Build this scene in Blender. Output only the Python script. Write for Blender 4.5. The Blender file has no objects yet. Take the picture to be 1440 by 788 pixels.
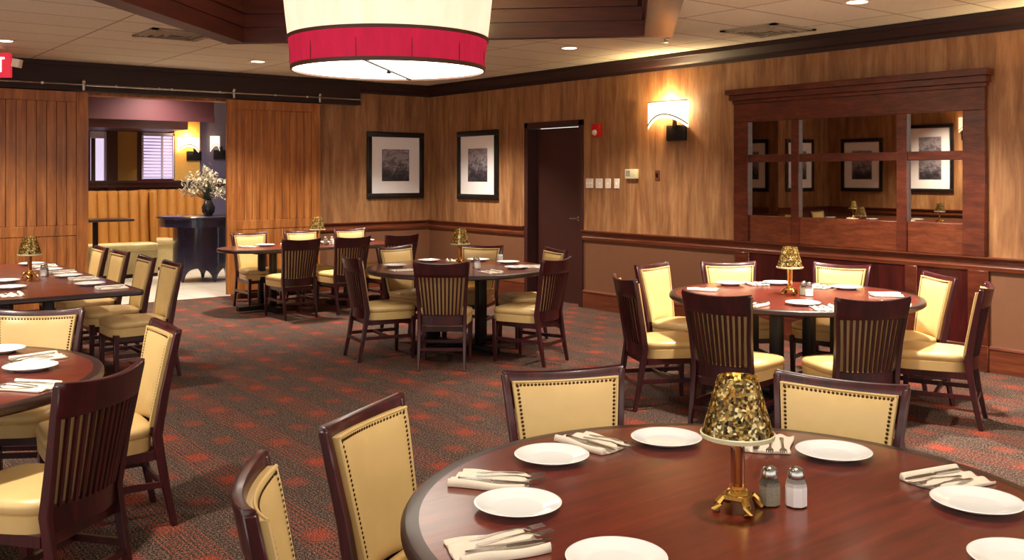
import bpy, bmesh, math, random
from mathutils import Vector, Matrix
random.seed(7)
PI = math.pi
scn = bpy.context.scene
COL = scn.collection

# ------------------------------------------------------------------ materials
def lin(c):
    def g(v):
        v = v / 255.0
        return v / 12.92 if v <= 0.04045 else ((v + 0.055) / 1.055) ** 2.4
    return (g(c[0]), g(c[1]), g(c[2]), 1.0)

class NT:
    def __init__(s, name):
        s.m = bpy.data.materials.new(name); s.m.use_nodes = True
        s.t = s.m.node_tree; s.n = s.t.nodes; s.b = s.n['Principled BSDF']; s.out = s.n['Material Output']
    def new(s, typ, **kw):
        n = s.n.new(typ)
        for k, v in kw.items():
            if k.startswith('i_'):
                key = k[2:]
                key = int(key) if key.isdigit() else key.replace('_', ' ')
                n.inputs[key].default_value = v
            else: setattr(n, k, v)
        return n
    def link(s, a, b): s.t.links.new(a, b)
    def coords(s, scale=(1, 1, 1), kind='Object', rot=(0, 0, 0)):
        tc = s.new('ShaderNodeTexCoord'); mp = s.new('ShaderNodeMapping')
        mp.inputs['Scale'].default_value = scale; mp.inputs['Rotation'].default_value = rot
        s.link(tc.outputs[kind], mp.inputs['Vector']); return mp.outputs['Vector']
    def ramp(s, fac, stops, interp='LINEAR'):
        r = s.new('ShaderNodeValToRGB'); r.color_ramp.interpolation = interp
        e = r.color_ramp.elements
        while len(e) < len(stops): e.new(0.5)
        for el, (p, c) in zip(e, stops): el.position = p; el.color = c
        s.link(fac, r.inputs['Fac']); return r.outputs['Color']
    def noise(s, vec, scale, detail=4, rough=0.6, dist=0.0):
        n = s.new('ShaderNodeTexNoise'); n.inputs['Scale'].default_value = scale
        n.inputs['Detail'].default_value = detail; n.inputs['Roughness'].default_value = rough
        n.inputs['Distortion'].default_value = dist
        s.link(vec, n.inputs['Vector']); return n.outputs['Fac']
    def mix(s, fac, a, b, blend='MIX'):
        m = s.new('ShaderNodeMix'); m.data_type = 'RGBA'; m.blend_type = blend
        for v, i in ((fac, 0), (a, 6), (b, 7)):
            if hasattr(v, 'links'): s.link(v, m.inputs[i])
            else: m.inputs[i].default_value = v
        return m.outputs[2]
    def math(s, op, a, b=0.0):
        m = s.new('ShaderNodeMath'); m.operation = op
        for v, i in ((a, 0), (b, 1)):
            if hasattr(v, 'links'): s.link(v, m.inputs[i])
            else: m.inputs[i].default_value = v
        return m.outputs[0]
    def set(s, col=None, rough=0.5, metal=0.0, coat=0.0, spec=0.5, emis=None, estr=0.0, coatr=0.08):
        b = s.b
        if col is not None:
            if hasattr(col, 'links'): s.link(col, b.inputs['Base Color'])
            else: b.inputs['Base Color'].default_value = col
        b.inputs['Roughness'].default_value = rough; b.inputs['Metallic'].default_value = metal
        b.inputs['Coat Weight'].default_value = coat; b.inputs['Coat Roughness'].default_value = coatr
        b.inputs['Specular IOR Level'].default_value = spec
        if emis is not None:
            b.inputs['Emission Color'].default_value = emis; b.inputs['Emission Strength'].default_value = estr
        return s
    def bump(s, h, strength=0.3, dist=0.01):
        bp = s.new('ShaderNodeBump'); bp.inputs['Strength'].default_value = strength; bp.inputs['Distance'].default_value = dist
        s.link(h, bp.inputs['Height']); s.link(bp.outputs['Normal'], s.b.inputs['Normal'])

M = {}
def plain(name, rgb, rough=0.5, metal=0.0, coat=0.0, var=0.06, vs=30, **kw):
    """procedural colour with a faint mottled variation"""
    t = NT(name); v = t.coords(); f = t.noise(v, vs, 3)
    c = lin(rgb); d = tuple(x * (1 - var) for x in c[:3]) + (1,); l = tuple(min(1, x * (1 + var)) for x in c[:3]) + (1,)
    t.set(t.ramp(f, [(0.3, d), (0.7, l)]), rough, metal, coat, **kw)
    M[name] = t.m; return t

def wood(name, dark, mid, light, rough=0.35, coat=0.2, stretch=(14, 14, 1.2), scale=1.6, blot=0.0, seed=0.0):
    t = NT(name); v = t.coords(stretch)
    f = t.noise(v, scale, 6, 0.62, 0.6)
    col = t.ramp(f, [(0.25, lin(dark)), (0.5, lin(mid)), (0.78, lin(light))])
    v2 = t.coords(tuple(x * 4 for x in stretch)); f2 = t.noise(v2, scale * 1.3, 3, 0.6)
    fine = t.ramp(f2, [(0.35, (0.72, 0.72, 0.72, 1)), (0.6, (1, 1, 1, 1))])
    col = t.mix(0.55, col, fine, 'MULTIPLY')
    if blot:
        v3 = t.coords((2.2, 2.2, 0.9)); f3 = t.noise(v3, 2.0, 4, 0.6)
        col = t.mix(blot, col, t.ramp(f3, [(0.32, (0.45, 0.45, 0.45, 1)), (0.62, (1, 1, 1, 1))]), 'MULTIPLY')
    t.set(col, rough, 0, coat, coatr=0.15)
    M[name] = t.m; return t

wood('wall_wood', (116, 72, 42), (162, 112, 70), (200, 154, 106), 0.5, 0.1, (7, 7, 0.75), 1.5, blot=0.45)
wood('barn_wood', (116, 60, 22), (166, 98, 40), (204, 134, 68), 0.45, 0.15, (12, 12, 0.8), 1.5, blot=0.45)
wood('mahogany', (40, 11, 11), (62, 17, 16), (86, 25, 22), 0.28, 0.45, (10, 10, 1.0), 2.0)
wood('chair_wood', (36, 7, 10), (57, 11, 16), (90, 21, 27), 0.36, 0.3, (10, 10, 1.0), 2.0)
wood('trim_wood', (56, 20, 14), (84, 34, 22), (110, 48, 30), 0.35, 0.3, (1.0, 1.0, 12), 2.0)
wood('mirror_wood', (58, 22, 12), (90, 38, 21), (120, 56, 31), 0.35, 0.3, (3, 3, 14), 1.6)
wood('mirror_panel', (72, 31, 16), (106, 50, 27), (134, 70, 39), 0.35, 0.3, (3, 3, 14), 1.6)
wood('rail_wood', (78, 36, 22), (110, 54, 32), (136, 72, 44), 0.32, 0.4, (1.0, 1.0, 12), 2.0)
wood('dark_wood', (28, 11, 9), (42, 16, 13), (56, 22, 17), 0.6, 0.0, (1.0, 1.0, 10), 2.0)
wood('table_wood', (74, 22, 13), (106, 36, 21), (134, 54, 31), 0.3, 0.4, (1.6, 14, 1), 1.4)
wood('table_edge', (30, 14, 12), (46, 22, 18), (62, 32, 26), 0.4, 0.15, (3, 3, 3), 2.0)
wood('tray_wood', (46, 14, 12), (66, 20, 17), (86, 30, 24), 0.5, 0.1, (1.0, 1.0, 10), 2.0)
plain('door_brown', (62, 29, 25), 0.45, vs=6)
plain('wainscot', (122, 80, 54), 0.6, vs=8, var=0.04)
def leather():
    t = plain('leather', (220, 186, 124), 0.38, coat=0.12, var=0.04, vs=9, coatr=0.3)
    v = t.coords(); t.bump(t.noise(v, 160, 2), 0.08, 0.002)
leather()
plain('nail', (96, 68, 38), 0.3, 1.0)
plain('black_metal', (22, 20, 20), 0.4, 0.3)
plain('steel', (190, 190, 188), 0.22, 1.0)
plain('brass', (214, 168, 88), 0.22, 1.0)
plain('china', (246, 246, 244), 0.18, var=0.01, coat=0.3)
def linen():
    t = plain('linen', (238, 224, 204), 0.85, var=0.04, vs=40); v = t.coords(); t.bump(t.noise(v, 400, 2), 0.15, 0.001)
linen()
plain('frame_black', (18, 16, 16), 0.35, coat=0.2)
plain('mat_board', (246, 242, 242), 0.7, var=0.02)
plain('white_plastic', (236, 222, 206), 0.5, var=0.02)
plain('beige_plastic', (206, 196, 160), 0.45)
plain('alarm_red', (200, 28, 26), 0.4)
plain('salt_white', (245, 238, 238), 0.7, var=0.02)
plain('pepper_grey', (146, 136, 118), 0.9, var=0.5, vs=500)
plain('booth_tan', (178, 122, 56), 0.45, coat=0.1)
plain('booth_cream', (212, 196, 142), 0.5)
plain('ochre', (168, 122, 44), 0.6)
plain('plum', (98, 56, 64), 0.6)
plain('slate_blue', (96, 90, 122), 0.6)
plain('navy', (34, 34, 58), 0.2, coat=0.6)
plain('yellow_wall', (214, 168, 86), 0.6)
plain('pale_lilac', (206, 196, 216), 0.6)
plain('petal', (226, 218, 196), 0.7, var=0.2)
plain('stem_green', (84, 92, 66), 0.7, var=0.3)
plain('ceramic_dark', (50, 46, 50), 0.25, coat=0.4)
plain('vent_metal', (150, 138, 118), 0.5)
plain('vent_dark', (168, 160, 138), 0.6)
plain('band_trim', (96, 62, 40), 0.5)
def tile_floor():
    t = NT('corridor_tile'); v = t.coords()
    br = t.new('ShaderNodeTexBrick'); br.offset = 0; t.link(v, br.inputs['Vector'])
    br.inputs['Color1'].default_value = lin((226, 218, 206)); br.inputs['Color2'].default_value = lin((216, 206, 194)); br.inputs['Mortar'].default_value = lin((180, 170, 158))
    br.inputs['Scale'].default_value = 1; br.inputs['Brick Width'].default_value = 0.5; br.inputs['Row Height'].default_value = 0.5; br.inputs['Mortar Size'].default_value = 0.006
    t.set(br.outputs['Color'], 0.35); M['corridor_tile'] = t.m
tile_floor()
def ceiling_mat():
    t = NT('ceiling_tile'); v = t.coords()
    br = t.new('ShaderNodeTexBrick'); br.offset = 0; t.link(v, br.inputs['Vector'])
    br.inputs['Color1'].default_value = lin((232, 230, 208)); br.inputs['Color2'].default_value = lin((226, 224, 202)); br.inputs['Mortar'].default_value = lin((176, 162, 138))
    br.inputs['Scale'].default_value = 1; br.inputs['Brick Width'].default_value = 1.22; br.inputs['Row Height'].default_value = 0.61; br.inputs['Mortar Size'].default_value = 0.012; br.inputs['Mortar Smooth'].default_value = 0.2
    f = t.noise(v, 60, 4, 0.7)
    col = t.mix(0.35, br.outputs['Color'], t.ramp(f, [(0.3, (0.6, 0.6, 0.6, 1)), (0.6, (1, 1, 1, 1))]), 'MULTIPLY')
    t.set(col, 0.85); t.bump(f, 0.2, 0.004); M['ceiling_tile'] = t.m
ceiling_mat()
def carpet_mat():
    # woven pattern: staggered dashes every 0.5 m in rows 0.25 m apart, every second row banded with red lines
    t = NT('carpet'); v = t.coords()
    sep = t.new('ShaderNodeSeparateXYZ'); t.link(v, sep.inputs[0])
    wob = t.noise(v, 45, 3, 0.7); wobc = t.math('MULTIPLY', t.math('SUBTRACT', wob, 0.5), 0.22)
    u = t.math('DIVIDE', t.math('SUBTRACT', sep.outputs['X'], 2.47 - 25), 0.25)
    i = t.math('ROUND', u); fx = t.math('ABSOLUTE', t.math('SUBTRACT', u, i))
    odd = t.math('MODULO', i, 2.0)
    w = t.math('ADD', t.math('DIVIDE', t.math('SUBTRACT', sep.outputs['Y'], 0.41 - 50), 0.5), t.math('MULTIPLY', odd, 0.5))
    fy = t.math('ABSOLUTE', t.math('SUBTRACT', w, t.math('ROUND', w)))
    def below(val, edge, soft):
        m = t.new('ShaderNodeMapRange'); m.interpolation_type = 'SMOOTHSTEP'
        m.inputs['From Min'].default_value = edge - soft; m.inputs['From Max'].default_value = edge + soft
        m.inputs['To Min'].default_value = 1; m.inputs['To Max'].default_value = 0
        t.link(val, m.inputs['Value']); return m.outputs[0]
    dash = t.math('MULTIPLY', below(t.math('ADD', fx, wobc), 0.22, 0.09), below(t.math('ADD', fy, wobc), 0.135, 0.06))
    dash = t.math('MULTIPLY', dash, t.math('SUBTRACT', 1.0, t.math('MULTIPLY', odd, 0.45)))
    var = t.noise(v, 2.6, 2); dash = t.math('MULTIPLY', dash, t.math('ADD', 0.15, t.math('MULTIPLY', var, 1.7)))
    lines = t.math('GREATER_THAN', t.math('SINE', t.math('MULTIPLY', sep.outputs['X'], 2 * PI / 0.026)), 0.45)
    band = t.math('MULTIPLY', below(fx, 0.42, 0.03), t.math('SUBTRACT', 1.0, odd))
    red2 = t.math('MULTIPLY', t.math('MULTIPLY', band, lines), 0.4)
    speck = t.noise(t.coords((1.0, 0.55, 1)), 150, 3, 0.8)
    weave = t.noise(t.coords((55, 5, 1)), 1.0, 3, 0.7)
    base = t.ramp(speck, [(0.38, lin((24, 17, 16))), (0.5, lin((74, 57, 50))), (0.62, lin((158, 132, 116)))])
    thread = t.math('SINE', t.math('ADD', t.math('MULTIPLY', sep.outputs['X'], 2 * PI / 0.021), t.math('MULTIPLY', wob, 5.0)))
    base = t.mix(0.5, base, t.ramp(thread, [(0.1, (0.45, 0.42, 0.40, 1)), (0.6, (1, 1, 1, 1))]), 'MULTIPLY')
    base = t.mix(0.5, base, t.ramp(weave, [(0.36, (0.42, 0.36, 0.34, 1)), (0.55, (1, 1, 1, 1)), (0.72, (0.95, 0.62, 0.52, 1))]), 'MULTIPLY')
    red = t.ramp(speck, [(0.36, lin((70, 22, 16))), (0.62, lin((196, 80, 52)))])
    mask = t.math('MINIMUM', t.math('MAXIMUM', t.math('MULTIPLY', dash, 0.62), red2), 0.7)
    t.set(t.mix(mask, base, red), 0.95, spec=0.1)
    t.bump(speck, 0.5, 0.006); M['carpet'] = t.m
carpet_mat()
def photo_mat(name, seed):
    t = NT(name); v = t.coords((1, 1, 1)); mp = t.coords((3 + seed, 3, 6))
    f = t.noise(mp, 2.2 + 0.3 * seed, 8, 0.72, 0.8)
    sep = t.new('ShaderNodeSeparateXYZ'); t.link(v, sep.inputs[0])
    g = t.math('ADD', f, t.math('MULTIPLY', sep.outputs['Z'], 0.9))
    t.set(t.ramp(g, [(0.3, lin((40, 36, 42))), (0.48, lin((98, 90, 98))), (0.6, lin((170, 160, 168))), (0.72, lin((110, 100, 108))), (0.85, lin((196, 186, 188)))]), 0.4)
    M[name] = t.m
for i in range(4): photo_mat('photograph%d' % i, i)
def glow(name, rgb, strength, base=None, rough=0.6):
    t = NT(name); t.set(lin(base or rgb), rough, emis=lin(rgb), estr=strength); M[name] = t.m; return t
def shade_mat(name, rgb, strength):
    # lit fabric: an even glow broken by the weave
    t = NT(name); v = t.coords((1, 1, 0.25)); f = t.noise(v, 14, 4, 0.6)
    c = lin(rgb); col = t.ramp(f, [(0.3, tuple(x * 0.82 for x in c[:3]) + (1,)), (0.7, c)])
    t.set(col, 0.8); t.link(col, t.b.inputs['Emission Color']); t.b.inputs['Emission Strength'].default_value = strength
    M[name] = t.m
shade_mat('shade_cream', (255, 234, 200), 0.75)
shade_mat('shade_red', (204, 30, 68), 0.42)
glow('diffuser', (255, 246, 228), 5.0)
glow('downlight_glow', (255, 240, 214), 9.0)
glow('sconce_glass', (255, 238, 200), 1.3)
glow('bulb', (255, 214, 140), 9.0)
glow('window_glow', (214, 200, 228), .8)
glow('exit_red', (206, 44, 62), 0.6)
glow('exit_white', (255, 232, 232), 1.6)
glow('far_light', (255, 240, 226), 12.0)
def mirror_mat():
    t = NT('mirror_glass'); t.set(lin((214, 206, 194)), 0.015, 1.0); M['mirror_glass'] = t.m
mirror_mat()
def glass_mat(name, rgb, rough=0.03):
    t = NT(name); t.set(lin(rgb), rough); t.b.inputs['Transmission Weight'].default_value = 1.0; t.b.inputs['IOR'].default_value = 1.3; M[name] = t.m
glass_mat('clear_glass', (240, 240, 238)); glass_mat('amber_glass', (186, 136, 98))
def mosaic():
    t = NT('mosaic_glass'); v = t.coords((1, 1, 1))
    vo = t.new('ShaderNodeTexVoronoi'); vo.inputs['Scale'].default_value = 140; t.link(v, vo.inputs['Vector'])
    sep = t.new('ShaderNodeSeparateColor'); t.link(vo.outputs['Color'], sep.inputs[0])
    col = t.ramp(sep.outputs[0], [(0.0, lin((84, 68, 32))), (0.3, lin((140, 112, 52))), (0.6, lin((182, 154, 86))), (0.85, lin((236, 220, 164)))], 'CONSTANT')
    t.set(col, 0.25, 0.45)
    tr = t.new('ShaderNodeBsdfTranslucent'); t.link(col, tr.inputs['Color'])
    mx = t.new('ShaderNodeMixShader'); pw = t.math('MULTIPLY', sep.outputs[1], 0.95)
    t.link(pw, mx.inputs[0]); t.link(t.b.outputs[0], mx.inputs[1]); t.link(tr.outputs[0], mx.inputs[2])
    t.link(mx.outputs[0], t.out.inputs['Surface']); M['mosaic_glass'] = t.m
mosaic()

# ------------------------------------------------------------------ mesh helpers
class MB:
    def __init__(s): s.b = bmesh.new(); s.mi = 0
    def _f(s, vs):
        try:
            f = s.b.faces.new(vs); f.material_index = s.mi; return f
        except ValueError: return None
    def box(s, c, size, rot=None, taper=1.0):
        R = rot if rot is not None else Matrix.Identity(3)
        vs = []
        for dz in (-1, 1):
            k = taper if dz < 0 else 1.0
            for dx, dy in ((-1, -1), (1, -1), (1, 1), (-1, 1)):
                vs.append(s.b.verts.new(Vector(c) + R @ Vector((dx * size[0] / 2 * k, dy * size[1] / 2 * k, dz * size[2] / 2))))
        for q in ((3, 2, 1, 0), (4, 5, 6, 7), (0, 1, 5, 4), (1, 2, 6, 5), (2, 3, 7, 6), (3, 0, 4, 7)): s._f([vs[i] for i in q])
        return s
    def bb(s, x0, x1, y0, y1, z0, z1): return s.box(((x0 + x1) / 2, (y0 + y1) / 2, (z0 + z1) / 2), (abs(x1 - x0), abs(y1 - y0), abs(z1 - z0)))
    def loft(s, rings, cap=True, closed=True):
        vr = [[s.b.verts.new(p) for p in r] for r in rings]
        n = len(rings[0])
        for a, b in zip(vr[:-1], vr[1:]):
            for i in range(n if closed else n - 1):
                j = (i + 1) % n; s._f([a[i], a[j], b[j], b[i]])
        if cap and closed: s._f(list(reversed(vr[0]))); s._f(vr[-1])
        return s
    def sweep_z(s, pts, sizes):
        """rectangular section (sx, sy) carried through points, horizontal sections"""
        rings = []
        for p, (sx, sy) in zip(pts, sizes):
            x, y, z = p; rings.append([(x - sx / 2, y - sy / 2, z), (x + sx / 2, y - sy / 2, z), (x + sx / 2, y + sy / 2, z), (x - sx / 2, y + sy / 2, z)])
        return s.loft(rings)
    def lathe(s, prof, n=48, c=(0, 0, 0)):
        rings = []
        vr = []
        for r, z in prof:
            if r < 1e-6: vr.append([s.b.verts.new((c[0], c[1], c[2] + z))])
            else: vr.append([s.b.verts.new((c[0] + r * math.cos(2 * PI * i / n), c[1] + r * math.sin(2 * PI * i / n), c[2] + z)) for i in range(n)])
        for a, b in zip(vr[:-1], vr[1:]):
            for i in range(n):
                j = (i + 1) % n
                if len(a) == 1 and len(b) == 1: continue
                if len(a) == 1: s._f([a[0], b[j], b[i]])
                elif len(b) == 1: s._f([a[i], a[j], b[0]])
                else: s._f([a[i], a[j], b[j], b[i]])
        return s
    def tube(s, pts, rad, n=8):
        pts = [Vector(p) for p in pts]; rings = []
        rads = rad if isinstance(rad, (list, tuple)) else [rad] * len(pts)
        up = Vector((0, 0, 1))
        for i, p in enumerate(pts):
            d = (pts[min(i + 1, len(pts) - 1)] - pts[max(i - 1, 0)]).normalized()
            a = d.cross(up if abs(d.z) < 0.9 else Vector((1, 0, 0))).normalized(); b = d.cross(a)
            rings.append([p + (a * math.cos(2 * PI * k / n) + b * math.sin(2 * PI * k / n)) * rads[i] for k in range(n)])
        return s.loft(rings)
    def grid(s, fn, nu, nv, thick=None):
        """surface fn(u,v) u,v in 0..1; thick = second surface function closes it to a solid"""
        A = [[s.b.verts.new(fn(i / nu, j / nv)) for j in range(nv + 1)] for i in range(nu + 1)]
        for i in range(nu):
            for j in range(nv): s._f([A[i][j], A[i + 1][j], A[i + 1][j + 1], A[i][j + 1]])
        if thick:
            Bv = [[s.b.verts.new(thick(i / nu, j / nv)) for j in range(nv + 1)] for i in range(nu + 1)]
            for i in range(nu):
                for j in range(nv): s._f([Bv[i][j + 1], Bv[i + 1][j + 1], Bv[i + 1][j], Bv[i][j]])
            edge = [(i, 0) for i in range(nu)] + [(nu, j) for j in range(nv)] + [(i, nv) for i in range(nu, 0, -1)] + [(0, j) for j in range(nv, 0, -1)]
            for (a, b), (c, d) in zip(edge, edge[1:] + edge[:1]): s._f([A[c][d], A[a][b], Bv[a][b], Bv[c][d]])
        return s
    def ball(s, c, r, n=6, sz=1.0):
        prof = [(r * math.sin(PI * k / n), -r * sz * math.cos(PI * k / n)) for k in range(n + 1)]
        prof[0] = (0, prof[0][1]); prof[-1] = (0, prof[-1][1])
        return s.lathe(prof, n * 2, c)
    def dome(s, c, nx, r):  # tiny half ball pointing to +x * nx
        k = 6; tip = s.b.verts.new((c[0] + nx * r * 0.7, c[1], c[2]))
        ring = [s.b.verts.new((c[0], c[1] + r * math.cos(2 * PI * i / k), c[2] + r * math.sin(2 * PI * i / k))) for i in range(k)]
        for i in range(k): s._f([ring[i], ring[(i + 1) % k], tip])
        return s
    def bevel(s, off, seg=2, ang=35):
        s.b.normal_update()
        es = [e for e in s.b.edges if len(e.link_faces) == 2 and e.calc_face_angle(0) > math.radians(ang)]
        bmesh.ops.bevel(s.b, geom=es, offset=off, segments=seg, affect='EDGES', profile=0.5, clamp_overlap=True)
        return s
    def build(s, name, mat, parent=None, smooth=True, ang=40, loc=None, rot=None):
        bmesh.ops.recalc_face_normals(s.b, faces=s.b.faces)
        me = bpy.data.meshes.new(name); s.b.to_mesh(me); s.b.free()
        for m in (mat if isinstance(mat, (list, tuple)) else [mat]): me.materials.append(M[m])
        if smooth:
            for p in me.polygons: p.use_smooth = True
            me.set_sharp_from_angle(angle=math.radians(ang))
        o = bpy.data.objects.new(name, me); COL.objects.link(o)
        if parent: o.parent = parent
        if loc is not None: o.location = loc
        if rot is not None: o.rotation_euler = rot
        return o

def tag(o, label, cat, group=None):
    o['label'] = label; o['category'] = cat
    if group: o['group'] = group
    return o
def thing(name, label, cat, loc=(0, 0, 0), rz=0.0, group=None):
    o = bpy.data.objects.new(name, None); COL.objects.link(o); o.empty_display_size = 0.1
    o.location = loc; o.rotation_euler = (0, 0, rz); return tag(o, label, cat, group)
def struct(o): o['kind'] = 'structure'; return o
def dup(root, loc, rz, label, group=None):
    r = root.copy(); COL.objects.link(r); r.location = loc; r.rotation_euler = (0, 0, rz); r['label'] = label
    if group: r['group'] = group
    for ch in list(root.children):
        c = ch.copy(); COL.objects.link(c); c.parent = r
        for g in list(ch.children):
            d = g.copy(); COL.objects.link(d); d.parent = c
    return r
class Proto:
    """first placement uses the original, the rest copies"""
    def __init__(s, root): s.root = root; s.used = False
    def put(s, loc, rz, label, group=None):
        if not s.used:
            s.used = True; r = s.root; r.location = loc; r.rotation_euler = (0, 0, rz); r['label'] = label
            if group: r['group'] = group
            return r
        return dup(s.root, loc, rz, label, group)

# ------------------------------------------------------------------ camera (1.6 m eye height, level, shifted lens)
ANG = math.radians(38.06)
cam = bpy.data.cameras.new('camera'); camo = bpy.data.objects.new('camera', cam); COL.objects.link(camo)
camo.location = (0, 0, 1.6); camo.rotation_euler = (PI / 2, 0, -ANG)
cam.sensor_width = 36; cam.lens = 34.0; cam.shift_y = -148 / 1440; cam.clip_start = 0.05
scn.camera = camo

# ------------------------------------------------------------------ room shell
XR, YB, ZC = 7.88, 12.05, 2.91
XL, YN = -2.24, -3.2
def wall_quadbox(segs, name, mats, split=None):
    b = MB()
    for (x0, x1, y0, y1, z0, z1, mi) in segs: b.mi = mi; b.bb(x0, x1, y0, y1, z0, z1)
    return struct(b.build(name, mats, smooth=False))
RAIL0, RAIL1 = 0.82, 0.935
# floor
struct(MB().bb(XL - .2, XR + .4, YN, 12.35, -0.1, 0).build('floor', 'carpet', smooth=False))
struct(MB().bb(1.62, 9.5, 12.35, 18.2, -0.1, 0.004).build('floor_corridor', 'corridor_tile', smooth=False))
# ceiling with the diamond opening of the tray
TC = Vector((3.61, 6.06)); HA = 2.72
b = MB()
outer = [(XL - .2, YN), (XR + .2, YN), (XR + .2, YB + .3), (XL - .2, YB + .3)]
dia = [(TC.x, TC.y - HA), (TC.x + HA, TC.y), (TC.x, TC.y + HA), (TC.x - HA, TC.y)]
for z in (ZC, ZC + .08):
    vo = [b.b.verts.new((x, y, z)) for x, y in outer]; vd = [b.b.verts.new((x, y, z)) for x, y in dia]
    for i in range(4):
        j = (i + 1) % 4
        b._f([vo[i], vo[j], vd[i]]); b._f([vo[j], vd[j], vd[i]])
struct(b.build('ceiling', 'ceiling_tile', smooth=False))
# tray: stepped wooden frame around the opening, tall fascia, lid
def ring45(b, h0, h1, z0, z1):
    """square ring turned 45 degrees about the tray centre between half-sizes h0<h1"""
    R2 = math.sqrt(2)
    def cor(h): return [(TC.x, TC.y - h * R2), (TC.x + h * R2, TC.y), (TC.x, TC.y + h * R2), (TC.x - h * R2, TC.y)]
    a, c = cor(h0), cor(h1)
    for i in range(4):
        j = (i + 1) % 4
        lo = [b.b.verts.new((*p, z0)) for p in (a[i], c[i], c[j], a[j])]; hi = [b.b.verts.new((*p, z1)) for p in (a[i], c[i], c[j], a[j])]
        b._f(lo); b._f(hi)
        for k in range(4): b._f([lo[k], lo[(k + 1) % 4], hi[(k + 1) % 4], hi[k]])
tr = MB(); ring45(tr, 1.90, 2.12, 2.862, 2.925); tray = struct(tr.build('trim_1', 'tray_wood', smooth=False))
tr = MB(); ring45(tr, 1.86, 1.92, 2.84, 2.98); struct(tr.build('trim_2', 'tray_wood', smooth=False))
tr = MB(); ring45(tr, 1.84, 1.92, 2.98, 3.10); ring45(tr, 1.80, 1.92, 3.10, 3.14); ring45(tr, 1.87, 1.92, 3.14, 3.5); struct(tr.build('trim_3', 'tray_wood', smooth=False))
R2 = math.sqrt(2)
b = MB(); q = [(TC.x, TC.y - 1.92 * R2), (TC.x + 1.92 * R2, TC.y), (TC.x, TC.y + 1.92 * R2), (TC.x - 1.92 * R2, TC.y)]
b.loft([[(x, y, 3.5) for x, y in q], [(x, y, 3.56) for x, y in q]]); struct(b.build('ceiling_tray', 'tray_wood', smooth=False))

# right wall, door opening y 8.72..9.72
segs = []
for (y0, y1) in ((YN, 8.72), (9.72, YB + .3)):
    segs += [(XR, XR + .2, y0, y1, 0, RAIL0 + .05, 1), (XR, XR + .2, y0, y1, RAIL0 + .05, ZC, 0)]
segs.append((XR, XR + .2, 8.72, 9.72, 2.215, ZC, 0))
wall_quadbox(segs, 'wall_right', ['wall_wood', 'wainscot'])
# back wall, opening x 2.95..4.9 up to 2.5
segs = []
for (x0, x1) in ((XL, -.52), (1.6, 2.9), (4.95, XR + .2)):
    segs += [(x0, x1, YB, YB + .22, 0, RAIL0 + .05, 1), (x0, x1, YB, YB + .22, RAIL0 + .05, ZC, 0)]
segs.append((2.9, 4.95, YB, YB + .22, 2.57, ZC, 0))
wall_quadbox(segs, 'wall_back', ['wall_wood', 'wainscot'])
# recess at the left end of the back wall (seen in the mirrors)
wall_quadbox([(-.54, -.52, YB + .22, 13.4, 0, RAIL0 + .05, 1), (-.54, -.52, YB + .22, 13.4, RAIL0 + .05, ZC, 0), (-.54, 1.6, 13.4, 13.6, 0, RAIL0 + .05, 1), (-.54, 1.6, 13.4, 13.6, RAIL0 + .05, ZC, 0), (-.54, 1.6, YB + .22, 13.4, ZC, ZC + .08, 0)], 'wall_recess', ['wall_wood', 'wainscot'])
wall_quadbox([(-.54, 1.8, YB + .22, 13.6, -.1, 0, 0)], 'floor_recess', ['carpet'])
wall_quadbox([(XL - .2, XL, 7.4, YB + .2, 0, RAIL0 + .05, 1), (XL - .2, XL, 7.4, YB + .2, RAIL0 + .05, ZC, 0)], 'wall_left', ['wall_wood', 'wainscot'])

def profile_run(name, mat, prof, axis, a0, a1, face, sgn):
    """prof: list of (outward, z) closed outline, extruded along a wall"""
    b = MB(); rings = []
    for a in (a0, a1):
        rings.append([((face + sgn * o, a, z) if axis == 'y' else (a, face + sgn * o, z)) for o, z in prof])
    b.loft(rings); return struct(b.build(name, mat, smooth=False))
crown = [(0, 2.75), (.015, 2.75), (.02, 2.785), (.05, 2.80), (.095, 2.86), (.11, 2.865), (.11, 2.908), (0, 2.908)]
railp = [(0, RAIL0), (.025, RAIL0), (.03, RAIL0 + .03), (.022, RAIL0 + .04), (.022, RAIL1 - .035), (.04, RAIL1 - .028), (.055, RAIL1 - .012), (.055, RAIL1), (0, RAIL1)]
basep = [(0, 0), (.02, 0), (.02, .185), (.026, .19), (.022, .205), (.01, .215), (0, .215)]
profile_run('trim_crown_right', 'dark_wood', crown, 'y', YN, YB, XR, -1)
profile_run('trim_crown_back', 'dark_wood', crown, 'x', 6.62, XR, YB, -1)
profile_run('trim_crown_alcove', 'dark_wood', crown, 'x', XL, 1.55, YB, -1)
profile_run('trim_crown_left', 'dark_wood', crown, 'y', 7.4, YB, XL, 1)
profile_run('trim_rail_right', 'rail_wood', railp, 'y', YN, 8.66, XR, -1)
profile_run('trim_rail_corner', 'rail_wood', railp, 'y', 9.78, YB, XR, -1)
profile_run('trim_rail_back', 'rail_wood', railp, 'x', 5.0, XR, YB, -1)
profile_run('trim_rail_alcove', 'rail_wood', railp, 'x', XL, -.52, YB, -1)
profile_run('trim_rail_left', 'rail_wood', railp, 'y', 7.4, YB, XL, 1)
profile_run('trim_rail_recess', 'rail_wood', railp, 'y', YB + .22, 13.4, -.52, 1)
profile_run('baseboard_right', 'rail_wood', basep, 'y', YN, 8.66, XR, -1)
profile_run('baseboard_corner', 'rail_wood', basep, 'y', 9.78, YB, XR, -1)
profile_run('baseboard_back', 'rail_wood', basep, 'x', 4.95, XR, YB, -1)
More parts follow.
